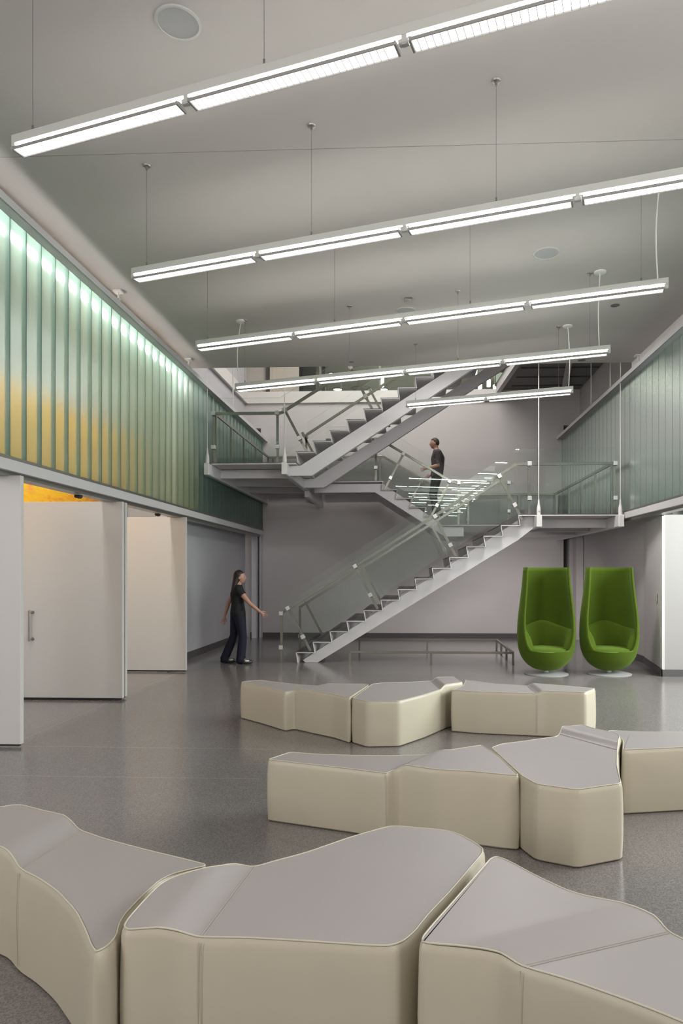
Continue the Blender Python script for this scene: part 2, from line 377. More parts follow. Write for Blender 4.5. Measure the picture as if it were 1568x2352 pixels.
# gallery painting
p0 = MB().box((-5.655, 6.8, 1.7), (-5.60, 12.25, 4.05)).build('abstract_painting', 'painting')
tag(p0, 'large yellow and orange abstract painting in the gallery behind the left glass and doors', 'painting')
area('painting_fill', (-4.0, 8.8, 4.85), (0, math.radians(58), 0), .2, 6.0, 165, (1, .96, .90))  # added fill for painting and gallery, turned away to stay unseen

# ------------------------------------------------------------------ pivoting door panels
def door(name, u_right, v_bot, width, label, handle=False):
    p = atZ(u_right, v_bot, .03)
    o = MB().box((p.x-width, p.y, .03), (p.x, p.y+.055, 2.455)).build(name, 'door', bevel=.004)
    tag(o, label, 'door', kind='structure')
    MB().box((p.x-width+.02, p.y+.01, .012), (p.x-.02, p.y+.045, .03)).build('bottom_seal', 'black', o)
    if handle:
        h0 = atY(67, 1402, p.y-.05); h1 = atY(67, 1473, p.y-.05)
        h = MB().tube([h1, h0], .011, 12).build('handle', 'dsteel', o, smooth='auto')
        for q in (h0+Vector((0, 0, -.025)), h1+Vector((0, 0, .025))):
            MB().tube([q, q+Vector((.02, .045, 0))], .009, 10).tube([q+Vector((.02, .030, 0)), q+Vector((.02, .049, 0))], .018, 14).build('handle_mount', 'dsteel', h, smooth='auto')
    return p
door('door_1', 47, 1710, 1.2, 'white door panel nearest the viewer at the left edge')
door('door_2', 281, 1604, 1.36, 'wide white door panel with upright steel pull handle', True)
p = door('door_3', 288, 1600, 1.36, 'white door panel folded directly behind the handled one')
door('door_4', 427, 1540, 1.35, 'third white door panel, nearest the grey wall')
for u, v, lab in ((180, 1128, 'small black roller carriage in the track above the handled door'), (362, 1173, 'small black roller carriage in the track above the third door')):
    q = atX(u, v, -3.66)
    o = MB().box((-.05, -.06, -.02), (.05, .06, .02)).tube([(-.03, -.05, -.012), (.03, -.05, -.012)], .022, 12).tube([(-.03, .05, -.012), (.03, .05, -.012)], .022, 12).build('track_roller', 'black')
    o.location = (q.x, q.y, 2.425); o.scale = (.6, .6, .7); tag(o, lab, 'roller')

# ------------------------------------------------------------------ pendant linear lights
SEG = 1.208
def fixture_parts(root, nseg, wires, length_up):
    Lr = nseg*SEG
    rail = MB().box((0, -.014, -.050), (Lr, .014, 0)).build('rail', 'fixture', root, bevel=.003)
    def segmesh(i):
        x0 = i*SEG+.035; x1 = (i+1)*SEG-.035
        return x0, x1
    first = None
    for i in range(nseg):
        if first is None:
            x0, x1 = segmesh(0)
            tb = MB().tube([(x0, 0, -.067), (x1, 0, -.067)], .008, 10).build('lamp_tube', 'tube', root, smooth='auto')
            # reflector tray, curved section, closed ends
            prof = [(-.042, -.108), (-.040, -.098), (-.033, -.086), (-.018, -.078), (0, -.076), (.018, -.078), (.033, -.086), (.040, -.098), (.042, -.108)]
            inn = [(y*.93, z-.003) for y, z in prof]
            mb = MB(); n = len(prof)
            vs_ = [(x0, y, z) for y, z in prof]+[(x1, y, z) for y, z in prof]+[(x0, y, z) for y, z in inn]+[(x1, y, z) for y, z in inn]
            fs = [(k, k+1, n+k+1, n+k) for k in range(n-1)]+[(2*n+k, 3*n+k, 3*n+k+1, 2*n+k+1) for k in range(n-1)]
            fs += [tuple(range(n))[::-1], tuple(range(n, 2*n))]
            fs += [(0, n, 3*n, 2*n), (n-1, 3*n-1, 4*n-1, 2*n-1)]
            mb.faces(vs_, fs)
            mb.box((x0-.004, -.042, -.109), (x0+.006, .042, -.090)).box((x1-.006, -.042, -.109), (x1+.004, .042, -.090))
            tr = mb.build('reflector', 'tray_metal', root, smooth='auto')
            lm = MB()
            k = int((x1-x0)/.036)
            for j in range(1, k): lm.box((x0+j*.036-.0016, -.040, -.1085), (x0+j*.036+.0016, .040, -.102))
            lv = lm.build('louver', 'cord', root)
            lo = MB().box((x0+.01, -.040, -.1050), (x1-.01, .040, -.1030)).build('lamp_panel', 'tray', root)
            first = (tb, tr, lv, lo)
        else:
            for o in first:
                c = o.copy(); C.objects.link(c); c.parent = root; c.location = (i*SEG, 0, 0)
    for i in range(nseg+1):
        x = i*SEG; x = min(max(x, .012), Lr-.012)
        MB().tube([(x-.022 if i not in (0,) else x-.012, 0, -.080), (x+.022 if i != nseg else x+.012, 0, -.080)], .017, 14).box((x-.012, -.012, -.095), (x+.012, .012, -.05)).build('lamp_holder', 'fixture', root, smooth='auto')
    for t in wires:
        MB().tube([(t, 0, 0), (t, 0, length_up)], .0014, 6).tube([(t, 0, 0), (t, 0, .03)], .006, 8).build('suspension_wire', 'wire', root)
        MB().lathe([(0, -.035), (.008, -.035), (.010, -.012), (.030, -.008), (.034, 0), (0, 0)], (t, 0, length_up), 20).build('ceiling_mount', 'dsteel', root, smooth='auto')
def fixture(pl, pr_, nseg, label, cords=(), zt=4.15):
    a = atZ(*pl, zt); b = atZ(*pr_, zt) if isinstance(pr_, tuple) else None
    ang = FANG if b is None else math.atan2(b.y-a.y, b.x-a.x)
    root = empty('pendant_light', a, ang, label, 'pendant light', 'linear pendant lights')
    wires = {4: (.15, 1.67, 3.08, 4.61), 2: (.15, 2.22)}[nseg]
    fixture_parts(root, nseg, wires, CEIL-zt)
    for t, dx in cords:
        pts = [(t+dx*math.sin(PI*s/8)*.35+dx*.25*(1-s/8), 0, (CEIL-zt)*s/8) for s in range(9)]
        MB().tube(pts, .006, 8).build('power_cord', 'cord', root, smooth='auto')
        MB().lathe([(0, -.022), (.055, -.022), (.066, -.016), (.068, 0), (0, 0)], (pts[-1][0], 0, CEIL-zt), 28).build('ceiling_rose', 'cord', root, smooth='auto')
    return root, a, ang
FANG = math.atan2(-.297, 1)
f3 = fixture((450, 783), (1538, 637), 4, 'third linear pendant from the viewer, its right end and white cord in view', ((4.76, -.06),))
FANG = f3[2]
fixture((30, 313), None, 4, 'nearest and largest linear pendant light, running out of the top of the picture')
fixture((303, 617), None, 4, 'second linear pendant from the viewer, running out at the right edge')
fixture((540, 881), (1400, 792), 4, 'fourth linear pendant light, hanging in front of the upper stair flight', ((.09, -.12), (4.72, -.04)))
fixture((932, 921), (1313, 887), 2, 'shortest and farthest linear pendant light with two lamp sections', ((2.34, .06),))

# ------------------------------------------------------------------ ceiling items
def on_ceiling(u, v): return atZ(u, v, CEIL)
def speaker(u, v, r, lab):
    p = on_ceiling(u, v); root = empty('ceiling_speaker', (p.x, p.y, CEIL), 0, lab, 'speaker', 'round ceiling speakers')
    MB().lathe([(r*.86, -.004), (r*.88, -.010), (r*.98, -.008), (r, 0), (r*.86, 0)], n=48).build('rim', 'fixture', root, smooth='auto')
    MB().lathe([(0, -.006), (r*.86, -.005), (r*.86, 0), (0, 0)], n=48).build('grille', mat('speaker_grille', (.42, .42, .42), .6, bump=.5, bscale=400), root, smooth='auto')
speaker(409, 52, .142, 'large round flush speaker near the top left of the ceiling')
speaker(1254, 581, .142, 'round flush speaker at right between two pendant lights')
speaker(932, 714, .135, 'round flush speaker mostly hidden behind the third pendant')
p = on_ceiling(937, 686)
o = MB().box((-.045, -.05, -.03), (.045, .05, 0)).build('ceiling_sensor', 'dsteel', bevel=.004); o.location = (p.x, p.y, CEIL); tag(o, 'small square grey sensor on the ceiling above the third pendant', 'sensor')
for u, v, r, lab in ((1412, 701, .055, 'small round dark recessed spotlight, the nearer one at right'), (1335, 827, .06, 'small round recessed spotlight close to the ceiling edge'), (807, 831, .04, 'small round sprinkler cap near the middle of the ceiling edge')):
    p = on_ceiling(u, v)
    o = MB().lathe([(0, -.010), (r*.6, -.012), (r, -.006), (r, 0), (0, 0)], n=24).build('recessed_spotlight', ['dsteel'], smooth='auto'); o.location = (p.x, p.y, CEIL); tag(o, lab, 'spotlight')
# hanger rods of the glass wall heads
def hanger(X, Y, ztop, lab):
    root = empty('hanger_bracket', (X, Y, 4.85), 0, lab, 'bracket', 'hangers of the glass wall head frames')
    MB().tube([(0, 0, 0), (0, 0, ztop-4.85)], .012, 8).build('rod', 'cord', root)
    MB().box((-.05, -.05, ztop-4.87), (.05, .05, ztop-4.85)).box((-.02, -.02, 0), (.02, .02, .05)).build('plate', 'cord', root)
q = atZ(272, 683, 4.85); hanger(-3.52, q.y*3.52/abs(q.x) if q.x else 8, CEIL, 'white hanger plate above the left glass wall, the nearer one')
q = atZ(433, 838, 4.85); hanger(-3.52, q.y*3.52/abs(q.x), CEIL, 'white hanger plate above the left glass wall near the ceiling edge')
q = atZ(1465, 826, 4.85); hanger(3.58, q.y*3.58/abs(q.x), CEIL, 'white hanger plate above the right glass wall')
for u, v0, X, lab in ((535, 938, -3.52, 'thin rod down to the left glass wall head beyond the ceiling edge'), (1357, 930, 3.6, 'thin rod down to the right glass wall head beside the drop band'), (1401, 890, 3.6, 'thin rod down to the right glass wall head nearer the ceiling edge')):
    q = atX(u, v0, X); hanger(X, q.y, 5.97, lab)
# wall switch
q = atX(1498, 1371, 3.96)
o = MB().box((-.012, -.05, -.07), (.0, .05, .07)).box((-.018, -.02, -.035), (-.01, .02, .035)).build('wall_switch', 'fixture', bevel=.003)
o.location = (3.886, 10.93, q.z); o.rotation_euler = (0, 0, -.165); tag(o, 'small white light switch on the angled pier at right', 'switch')

# ------------------------------------------------------------------ staircase
Y0, Y1 = 11.80, 13.86     # front lane
Y2, Y3 = 14.22, 16.42     # back lane
NR = 14; RISE = 2.57/NR; RUN = .295; XS = -1.97; ZL = 2.57; ZU = ZL+5*RISE
TH = .012
def flight(name, label, x0, z0, nr, dirx, ya, yb, floor_cut=False, cat='stair', base_gap=0):
    root = empty(name, (0, 0, 0), 0, label, cat, 'stair flights')
    # folded plate: riser up, tread along, ...
    pts = []; x = x0; z = z0
    for i in range(nr):
        pts.append((x-(.035*dirx if i else -.02*dirx)*0, z)); z += RISE; pts.append((x-.03*dirx, z))
        if i < nr-1: x += RUN*dirx
    # outline as mid line with raked risers
    low = []
    x = x0; z = z0
    for i in range(nr):
        low.append((x+.03*dirx, z)); z += RISE; low.append((x, z)); x += RUN*dirx
    low.append((x+.0*dirx-RUN*dirx+.30*dirx, z)) if False else None
    up = low; mb = MB()
    for k in range(len(up)-1):
        (xa, za), (xb, zb) = up[k], up[k+1]
        mb.bar((xa, (ya+yb)/2, za), (xb, (ya+yb)/2, zb), yb-ya, TH, up=(-(zb-za), 0, xb-xa) if abs(xb-xa) > .1 else (1, 0, 0))
    mb.build('folded_plate', 'plate', root, bevel=.003)
    x = x0; z = z0
    for i in range(nr-1):
        z += RISE
        t = MB(); t.box((x-.008*dirx, ya+.012, z+.006), (x+(RUN+.012)*dirx, yb-.012, z+.018))
        t.mi = 1
        for g in range(3): t.box((x+(.03+.03*g)*dirx, ya+.05, z+.0185), (x+(.042+.03*g)*dirx, yb-.05, z+.0198))
        t.build('tread', ['tread', 'black'], root)
        x += RUN*dirx
    return root, x0, z0
def stringers(root, pts, ys, ht=.20, wd=.11):
    for y in ys:
        mb = MB()
        poly = [(x, z) for x, z in pts]
        mb.prism(poly, 'y', y-wd/2, y+wd/2)
        mb.build('stringer', 'steelpaint', root, bevel=.006)
sl = RISE/RUN; cs = 1/math.sqrt(1+sl*sl)
vh = .20/cs
# lower flight
low_f, _, _ = flight('stair_flight', 'lower flight of the white steel stair, rising from floor to right landing', XS, 0, NR, 1, Y0, Y1)
def sline(x, base): return base+sl*(x-XS)       # line through lower inner corners
xe = 1.86
for_low = [(XS+.14, 0.0), (XS+.36, 0.0), (xe+.02, sline(xe+.02, -.02)-vh), (xe+.30, ZL-.21), (xe+.30, ZL-.02), (xe+.10, ZL-.03), (XS+.10, sline(XS+.10, -.02)+.0)]
stringers(low_f, for_low, (Y0+.17, Y1-.2))
# upper flight
up_f, _, _ = flight('stair_flight', 'upper flight climbing from left landing up behind the pendant lights', XS, ZU, NR, 1, Y0, Y1)
up_poly = [(XS-.18, ZU-.21), (XS+.26, ZU-.21), (xe+.2, ZU+sl*(xe+.2-XS)-.02-vh), (xe+.2, ZU+sl*(xe+.2-XS)-.02), (XS+.06, ZU-.03), (XS-.18, ZU-.03)]
stringers(up_f, up_poly, (Y0+.17, Y1-.2))
# middle flight rises to the left in the back lane; top riser line at X=-.55
XM0 = -.55+4*RUN
mid_f, _, _ = flight('stair_flight', 'short middle flight at the back between the two landings', XM0, ZL, 5, -1, Y2, Y3)
mz = lambda x: ZL+sl*(XM0-x)
mid_poly = [(-2.0, ZU-.05), (-2.0, ZU-.23), (-.72, ZU-.23), (XM0+.1, ZL-.24), (XM0+.5, ZL-.24), (XM0+.5, ZL-.04), (XM0+.1, ZL-.03), (-.55, ZU-.05)]
stringers(mid_f, mid_poly, (Y2+.12, Y3-.2))

def landing(label, rects, beams, joists, z, jx, rods):
    root = empty('stair_landing', (0, 0, 0), 0, label, 'landing', 'stair landings')
    for (xa, xb, ya, yb) in rects:
        MB().box((xa, ya, z-.022), (xb, yb, z-.004)).box((xa, ya, z-.012), (xb, yb, z-.0)).build('deck_plate', 'plate', root, bevel=.003)
        MB().box((xa+.01, ya+.012, z), (xb-.01, yb-.012, z+.014)).build('deck_covering', 'tread', root)
    for x in beams:
        b = MB().box((x-.048, Y0-.16, z-.225), (x+.048, YR-.0, z-.02)).build('beam', 'steelpaint', root, bevel=.02, seg=3)
        MB().box((x-.046, Y0-.175, z-.22), (x+.046, Y0-.155, z-.015)).build('beam_cap', 'white', b, bevel=.02, seg=4)
    for x in rods:
        y = Y0-.11
        MB().tube([(x, y, z+.20), (x, y, 6.0 if x > 0 else 8.6)], .008, 10).build('hanger_rod', 'cord', root, smooth='auto')
        MB().tube([(x, y, z-.02), (x, y, z+.05), (x, y, z+.11), (x, y, z+.17), (x, y, z+.24)], [.036, .036, .034, .018, .014], 14).tube([(x, y-.045, z+.06), (x, y+.045, z+.06)], .014, 12).build('rod_fork', 'white', root, smooth='auto')
    for (xa, xb, y) in joists:
        MB().box((xa, y-.004, z-.185), (xb, y+.004, z-.045)).box((xa, y-.035, z-.19), (xb, y+.035, z-.18)).box((xa, y-.035, z-.055), (xb, y+.035, z-.045)).build('joist', 'steelpaint', root)
    return root
LJ = [(-3.45, -2.15 if i == 0 else -2.15, y) for i, y in enumerate((12.36, 13.5, 14.65, 15.8))]
landing('left upper stair landing hung from white rods, joists seen from below', [(-3.46, XS+.0, Y0, Y3), (XS, -.54, Y2, Y3)], (-3.50, -2.15), LJ, ZU, 0, (-3.50, -2.15))
RJ = [(2.22, 3.53, y) for y in (12.36, 13.5, 14.65, 15.7)]
landing('right stair landing over the green chairs, hung from white rods', [(XS+13*RUN, 3.58, Y0, Y3), (XM0+.03, XS+13*RUN, Y2, Y3)], (2.19, 3.555), RJ, ZL, 0, (2.19, 3.555))
# diagonal braces under the junction
o = MB().bar((-2.1, Y2-.35, ZU-.30), (-2.1, 16.3, ZU-.30), .08, .12).bar((-2.3, 15.3, ZU-.30), (-2.1, 16.3, ZU-.30), .05, .06).build('stair_brace', 'steelpaint')
tag(o, 'small white bracket below the inner corner of the left landing', 'bracket')

root = empty('stair_spotlight', (1.84, 13.2, ZL-.22), 0, 'tiny white spotlight hanging under the right landing', 'spotlight')
d_ = bpy.data.lights.new('stair_spot_lamp', 'SPOT'); d_.energy = 230; d_.spot_size = math.radians(150); d_.spot_blend = .8; d_.shadow_soft_size = .12; d_.color = (1, .96, .95)
o_ = bpy.data.objects.new('stair_spot_lamp', d_); o_.location = (1.84, 13.2, ZL-.43); o_.rotation_euler = (math.radians(42), 0, math.radians(12)); C.objects.link(o_)
MB().tube([(0, 0, 0), (0, 0, -.10)], .008, 8).build('stem', 'white', root)
MB().lathe([(0, -.19), (.028, -.19), (.032, -.13), (.012, -.10), (0, -.10)], n=16).build('lamp_head', 'white', root, smooth='auto')
# railings -----------------------------------------------------------
HR = .90; GT = 1.13; GB = .09
def clamp(mb, p, d, s=.062):
    d = Vector(d).normalized()
    mb.bar(Vector(p)-d*s/2, Vector(p)+d*s/2, s, .075*.9, up=(0, 1, 0)); return mb
def railing(label, segs, out, posts, extra_bottom=None):
    """segs: list of (p, q, n_panels); out: unit vector towards the glass side; posts: (foot, lean_dx_dz) """
    root = empty('glass_railing', (0, 0, 0), 0, label, 'railing', 'glass railings of the stair')
    out = Vector(out)
    for p, q, n, mode in segs:
        p = Vector(p); q = Vector(q)
        ext = 0
        MB().bar(p+Vector((0, 0, HR-.025)), q+Vector((0, 0, HR-.025)), .03, .05).build('handrail', 'steel', root, bevel=.002)
        if not mode: continue
        for k in range(n):
            a = p+(q-p)*(k/n); b = p+(q-p)*((k+1)/n); g = (b-a).normalized()*.007
            a = a+g; b = b-g; o_ = out*.055; t = out*.012
            lo, hi = GB, GT
            vs_ = [a+o_+Vector((0,0,lo)), b+o_+Vector((0,0,lo)), b+o_+Vector((0,0,hi)), a+o_+Vector((0,0,hi))]
            vs_ += [v+t for v in vs_]
            MB().faces([tuple(v) for v in vs_], [(0,1,2,3),(7,6,5,4),(0,4,5,1),(1,5,6,2),(2,6,7,3),(3,7,4,0)])
            m_ = MB(); m_.faces([tuple(v) for v in vs_], [(0,1,2,3),(7,6,5,4),(0,4,5,1),(1,5,6,2),(2,6,7,3),(3,7,4,0)])
            m_.build('glass_panel', 'glass', root)
    for foot, top in posts:
        foot = Vector(foot); top = Vector(top); d = (top-foot).normalized()
        po = MB().bar(foot, top, .045, .018, up=tuple(out)).build('post', 'steel', root)
        cl = MB()
        for c_ in (top-d*.03, foot+d*min(.28, (top-foot).length*.32)):
            s = .07
            sd = d.cross(out).normalized()
            cl = MB(); a = c_+out*.035
            cl.bar(a-d*s/2, a+d*s/2, s, .085, up=tuple(out)).build('clamp', 'chrome', po, bevel=.003)
    return root
nz = lambda x: RISE+sl*(x-XS)
def lean(x, y, zb, sgn=1):
    # post foot on nosing line, leaning at right angles to the slope; top at handrail
    foot = Vector((x, y, zb(x)-.12)); L = HR*cs+.09
    n = Vector((-sl*cs*sgn, 0, cs))
    t = Vector((x, y, zb(x)))+n*(HR*cs)
    return (foot+n*.0, t)
FX = (-1.72, -.55, .83, 1.93)
zlow = lambda x: RISE+sl*(x-XS)
XL0 = -2.23
def fr(y, out, label, front):
    posts = [((XL0, y, 0), (XL0, y, HR))]
    for x in FX: posts.append(lean(x, y, zlow))
    segs = [((XL0, y, .0), (1.84, y, 2.57), 4, True)]
    return segs, posts
segs, posts = fr(Y0+.03, (0, -1, 0), '', True)
segs.append(((1.84, Y0+.03, ZL), (3.50, Y0+.03, ZL), 1, True)); posts += [((2.05, Y0+.03, ZL), (2.05, Y0+.03, ZL+HR)), ((3.495, Y0+.03, ZL), (3.495, Y0+.03, ZL+HR))]
railing('front glass railing of the lower flight and right landing', segs, (0, -1, 0), posts)
segs, posts = fr(Y1-.03, (0, 1, 0), '', False)
railing('back glass railing of the lower flight', [segs[0]], (0, 1, 0), posts[:-1])
zup = lambda x: ZU+RISE+sl*(x-XS)
# left landing + upper flight, front
yy = Y0+.03
railing('front glass railing of the left landing and upper flight',
        [((-3.42, yy, ZU), (-2.24, yy, ZU), 1, True), ((-2.24, yy, ZU), (2.0, yy, ZU+sl*4.24), 4, True)], (0, -1, 0),
        [((-3.42, yy, ZU), (-3.42, yy, ZU+HR)), ((-2.30, yy, ZU), (-2.30, yy, ZU+HR)), lean(-1.78, yy, zup), lean(-.63, yy, zup), lean(.8, yy, zup)])
yy = Y1-.03
railing('back glass railing of the upper flight', [((-2.10, yy, ZU+.02), (2.0, yy, ZU+sl*4.24), 4, True)], (0, 1, 0),
        [((-2.10, yy, ZU), (-2.10, yy, ZU+HR)), lean(-1.78, yy, zup), lean(-.4, yy, zup), lean(.9, yy, zup)])
# middle flight front
yy = Y2+.03
zmid = lambda x: ZL+sl*(XM0+.3-x)
railing('front glass railing of the middle flight where the man climbs',
        [((-1.75, yy, ZU), (-.62, yy, ZU), 1, True), ((-.62, yy, ZU), (.92, yy, ZL), 2, True), ((.92, yy, ZL), (2.15, yy, ZL), 1, True)], (0, -1, 0),
        [((-.70, yy, ZU), (-.70, yy, ZU+HR)), lean(-.52, yy, lambda x: ZU+sl*(-.62-x), -1), lean(.44, yy, lambda x: ZU+sl*(-.62-x)+.02, -1), ((1.02, yy, ZL), (1.02, yy, ZL+HR)), ((2.05, yy, ZL), (2.05, yy, ZL+HR))])
# rear rail along back wall
yy = Y3-.04
railing('rear steel railing along the back wall beside the middle flight',
        [((-3.42, yy, ZU), (-.62, yy, ZU), 2, True), ((-.62, yy, ZU), (.92, yy, ZL), 2, True), ((.92, yy, ZL), (3.54, yy, ZL), 2, True)], (0, 1, 0),
        [((-3.3, yy, ZU), (-3.3, yy, ZU+HR)), ((-2.4, yy, ZU), (-2.4, yy, ZU+HR)), ((-.70, yy, ZU), (-.70, yy, ZU+HR)), lean(-.1, yy, lambda x: ZU+sl*(-.62-x), -1), ((1.4, yy, ZL), (1.4, yy, ZL+HR)), ((2.6, yy, ZL), (2.6, yy, ZL+HR)), ((3.5, yy, ZL), (3.5, yy, ZL+HR))])
def side_rail(label, x, z, ys, out):
    root = empty('side_railing', (0, 0, 0), 0, label, 'railing', 'steel railings beside the glass walls')
    MB().bar((x, ys[0], z+HR-.025), (x, ys[-1], z+HR-.025), .03, .05).build('handrail', 'steel', root)
    for y in ys: MB().box((x-.02, y-.02, z), (x+.02, y+.02, z+HR-.05)).build('post', 'steel', root)
side_rail('steel railing of the left landing running back along the glass wall', -3.40, ZU, (11.86, 12.9, 13.9, 15.0, 16.3), -1)
side_rail('steel railing of the right landing running back along the glass wall', 3.46, ZL, (11.86, 12.9, 13.9, 15.0, 16.3), 1)

# low guard rail on the floor under the stair
root = empty('floor_guard_rail', (0, 0, 0), 0, 'low rectangular steel guard rail on the floor under the stair', 'guard rail')
ax, bx, ay, by, hz = -1.02, 1.76, 11.70, 13.9, .235
for p_, q_ in (((ax, ay), (bx, ay)), ((ax-.02, by), (bx, by)), ((bx, ay), (bx, by))):
    MB().bar((p_[0], p_[1], hz-.02), (q_[0], q_[1], hz-.02), .035, .04).build('rail', 'steel', root, bevel=.003)
for p_ in ((ax, ay), (.37, ay), (bx, ay), (ax, by), (.36, by), (bx, by), (bx, 12.5), (bx, 13.2)):
    MB().box((p_[0]-.018, p_[1]-.018, 0), (p_[0]+.018, p_[1]+.018, hz-.04)).build('post', 'steel', root)

# ------------------------------------------------------------------ upper storey things
upb = None
for k, (u, v, y, h) in enumerate(((750, 842, 19.5, .26), (877, 871, 18.6, .42), (1102, 886, 19.0, .16), (1122, 880, 20.0, .20), (1137, 893, 18.0, .2), (1091, 858, 19.0, .3))):
    p = atY(u, v, y)
    r0 = empty('cylinder_pendant', p, 0, None, 'pendant light', 'glowing cylinder pendants on the upper storey')
    r0['label'] = ['glowing cylinder pendant at the left of the upper storey opening', 'tall glowing cylinder pendant beyond the upper stair flight', 'small glowing pendant under the upper flight, left of the beam',
                   'small glowing pendant under the upper flight, second from left', 'small glowing pendant closest to the slanted beam', 'glowing pendant high behind the upper flight'][k]
    MB().tube([(0, 0, -h/2), (0, 0, h/2)], .055, 14).build('shade', 'glow', r0, smooth='auto')
    top = 7.3 if p.x < 1.9 else 7.3
    MB().tube([(0, 0, h/2), (0, 0, max(h/2+.02, top-p.z))], .006, 6).build('stem', 'dsteel', r0)
for u, v, r, lab in ((775, 893, .16, 'round downlight at the left in the upper storey ceiling'), (880, 893, .16, 'round downlight at the right in the upper storey ceiling'), (762, 857, .12, 'small downlight high in the upper storey ceiling'), (828, 892, .3, 'wide dark ring in the upper storey ceiling')):
    p = atZ(u, v, 7.3)
    r0 = empty('downlight', p, 0, lab, 'downlight')
    MB().lathe([(r, 0), (r, -.02), (r*.8, -.03), (r*.8, 0)], n=32).build('ring', 'dsteel', r0, smooth='auto')
    MB().lathe([(0, -.012), (r*.8, -.012), (r*.8, 0), (0, 0)], n=32).build('lens', 'glow' if r < .2 else 'dsteel', r0, smooth='auto')
root = empty('upper_railing', (0, 0, 0), 0, 'glass railing with steel posts on the upper floor edge', 'railing')
for u in (735, 872):
    p = atY(u, 897, YR+.05)
    po = MB().box((p.x-.025, p.y-.01, 5.9), (p.x+.025, p.y+.01, 7.0)).build('post', 'steel', root)
    MB().box((p.x-.045, p.y-.05, 6.30), (p.x+.045, p.y-.01, 6.39)).build('clamp', 'chrome', po)
MB().box((-2.6, YR+.0, 6.02), (2.1, YR+.012, 7.1)).build('glass_panel', 'glass', root)
root = empty('upper_railing', (0, 0, 0), 0, 'short glass railing along the slanted beam beyond the upper flight', 'railing')
for t in (0, .35, .7):
    x = 2.06+.27*t*1.2; y = YR-.1-5*t*.9
    MB().box((x-.02, y-.02, 6.05), (x+.02, y+.02, 7.1)).build('post', 'steel', root)
MB().bar((2.06, YR-.1, 6.6), (2.30, YE+.8, 6.6), .012, 1.0).build('glass_panel', 'glass', root)

# ------------------------------------------------------------------ egg chairs
def rprof(z):
    P_ = [(.055, .04), (.065, .12), (.09, .20), (.13, .272), (.20, .345), (.28, .392), (.37, .423), (.48, .440), (.62, .447), (.78, .443), (.95, .428), (1.15, .402), (1.35, .378), (1.52, .362), (1.66, .354)]
    for (a, ra), (b, rb_) in zip(P_, P_[1:]):
        if z <= b: t = (z-a)/(b-a); return ra+(rb_-ra)*t
    return P_[-1][1]
def cprof(z):
    if z <= .372: return None
    K = [(.372, .40), (.378, .345), (.39, .305), (.46, .272), (.6, .24), (.9, .20), (1.66, .125)]
    for (a, ra), (b, rb_) in zip(K, K[1:]):
        if z <= b: t = (z-a)/(b-a); return ra+(rb_-ra)*t
    return .115
def egg_chair(x, y):
    root = empty('egg_chair', (x, y, 0), 0, None, 'chair', 'tall green egg chairs')
    zs = [.055, .06, .07, .09, .11, .14, .18, .23, .28, .33, .372, .375, .378, .384, .39, .40, .42, .46, .52, .60, .70, .80, .92, 1.05, 1.2, 1.35, 1.5, 1.6, 1.66]
    mb = MB(); n = 72; rows = []
    for z in zs:
        r = rprof(z); c = cprof(z); row = []
        phi = 0 if c is None else math.acos(min(1, c/r))
        for k in range(n+1):
            th = phi+(2*PI-2*phi)*k/n
            row.append(mb.bm.verts.new((r*math.sin(th)*-1, -r*math.cos(th), z)))
        rows.append(row)
    for A, B in zip(rows, rows[1:]):
        for k in range(n): mb.bm.faces.new((A[k], A[k+1], B[k+1], B[k]))
    mb.bm.faces.new(rows[0][:-1])
    bmesh.ops.remove_doubles(mb.bm, verts=mb.bm.verts, dist=.0004)
    sh = mb.build('shell', 'green', root, smooth='auto')
    so = sh.modifiers.new('solid', 'SOLIDIFY'); so.thickness = .038; so.offset = -1; so.use_rim = True
    # rolled edge piping round the opening
    pts = []
    for z in [zz for zz in zs if zz > .373][::-1]:
        r = rprof(z)-.016; c = cprof(z)-.01; ph = math.acos(min(1, c/r)); pts.append((-r*math.sin(ph), -r*math.cos(ph), z))
    right = [(-a, b, c) for a, b, c in pts[::-1]]
    MB().tube(pts+right, .0135, 8).build('piping', 'green', root, smooth='auto')
    # inner wraparound back and arm cushion
    mb = MB(); R = []
    n = 48
    for k in range(n+1):
        a = abs(k/n-.5)*2
        top = .700+.115*math.exp(-(a/.36)**2)
        if a > .93: top -= (a-.93)*.8
        row = []
        for dr, z in ((.030, .34), (.125, .36), (.145, .45), (.130, .58), (.115, top-.05), (.100, top-.015), (.080, top), (.05, top-.006), (.032, top-.03)):
            rr = rprof(min(z, 1.6))-dr
            ph = math.acos(min(.94, max(.1, (cprof(max(z, .43))-.012)/rprof(z)))) 
            th = ph+(2*PI-2*ph)*k/n
            row.append(mb.bm.verts.new((-rr*math.sin(th), -rr*math.cos(th), z)))
        R.append(row)
    for A, B in zip(R, R[1:]):
        for j in range(len(A)-1): mb.bm.faces.new((A[j], A[j+1], B[j+1], B[j]))
    mb.bm.faces.new(R[0]); mb.bm.faces.new(R[-1][::-1])
    o = mb.build('back_cushion', 'green', root, smooth='auto')
    MB().lathe([(0, .30), (.34, .30), (.365, .34), (.362, .375), (.34, .400), (.25, .418), (.12, .425), (0, .426)], n=48).build('seat_cushion', 'green', root, smooth='auto')
    MB().lathe([(0, .030), (.04, .030), (.05, .028), (.10, .024), (.325, .014), (.34, .008), (.338, 0), (0, 0)], n=56).build('base_disc', 'base_metal', root, smooth='auto')
    MB().lathe([(.045, .02), (.045, .075), (0, .075)], n=24).build('swivel_post', 'base_metal', root, smooth='auto')
    return root
pc = atZ(1254, 1546, .01); c1 = egg_chair(pc.x, pc.y); c1['label'] = 'tall green egg chair on round metal base, the left one of the pair'
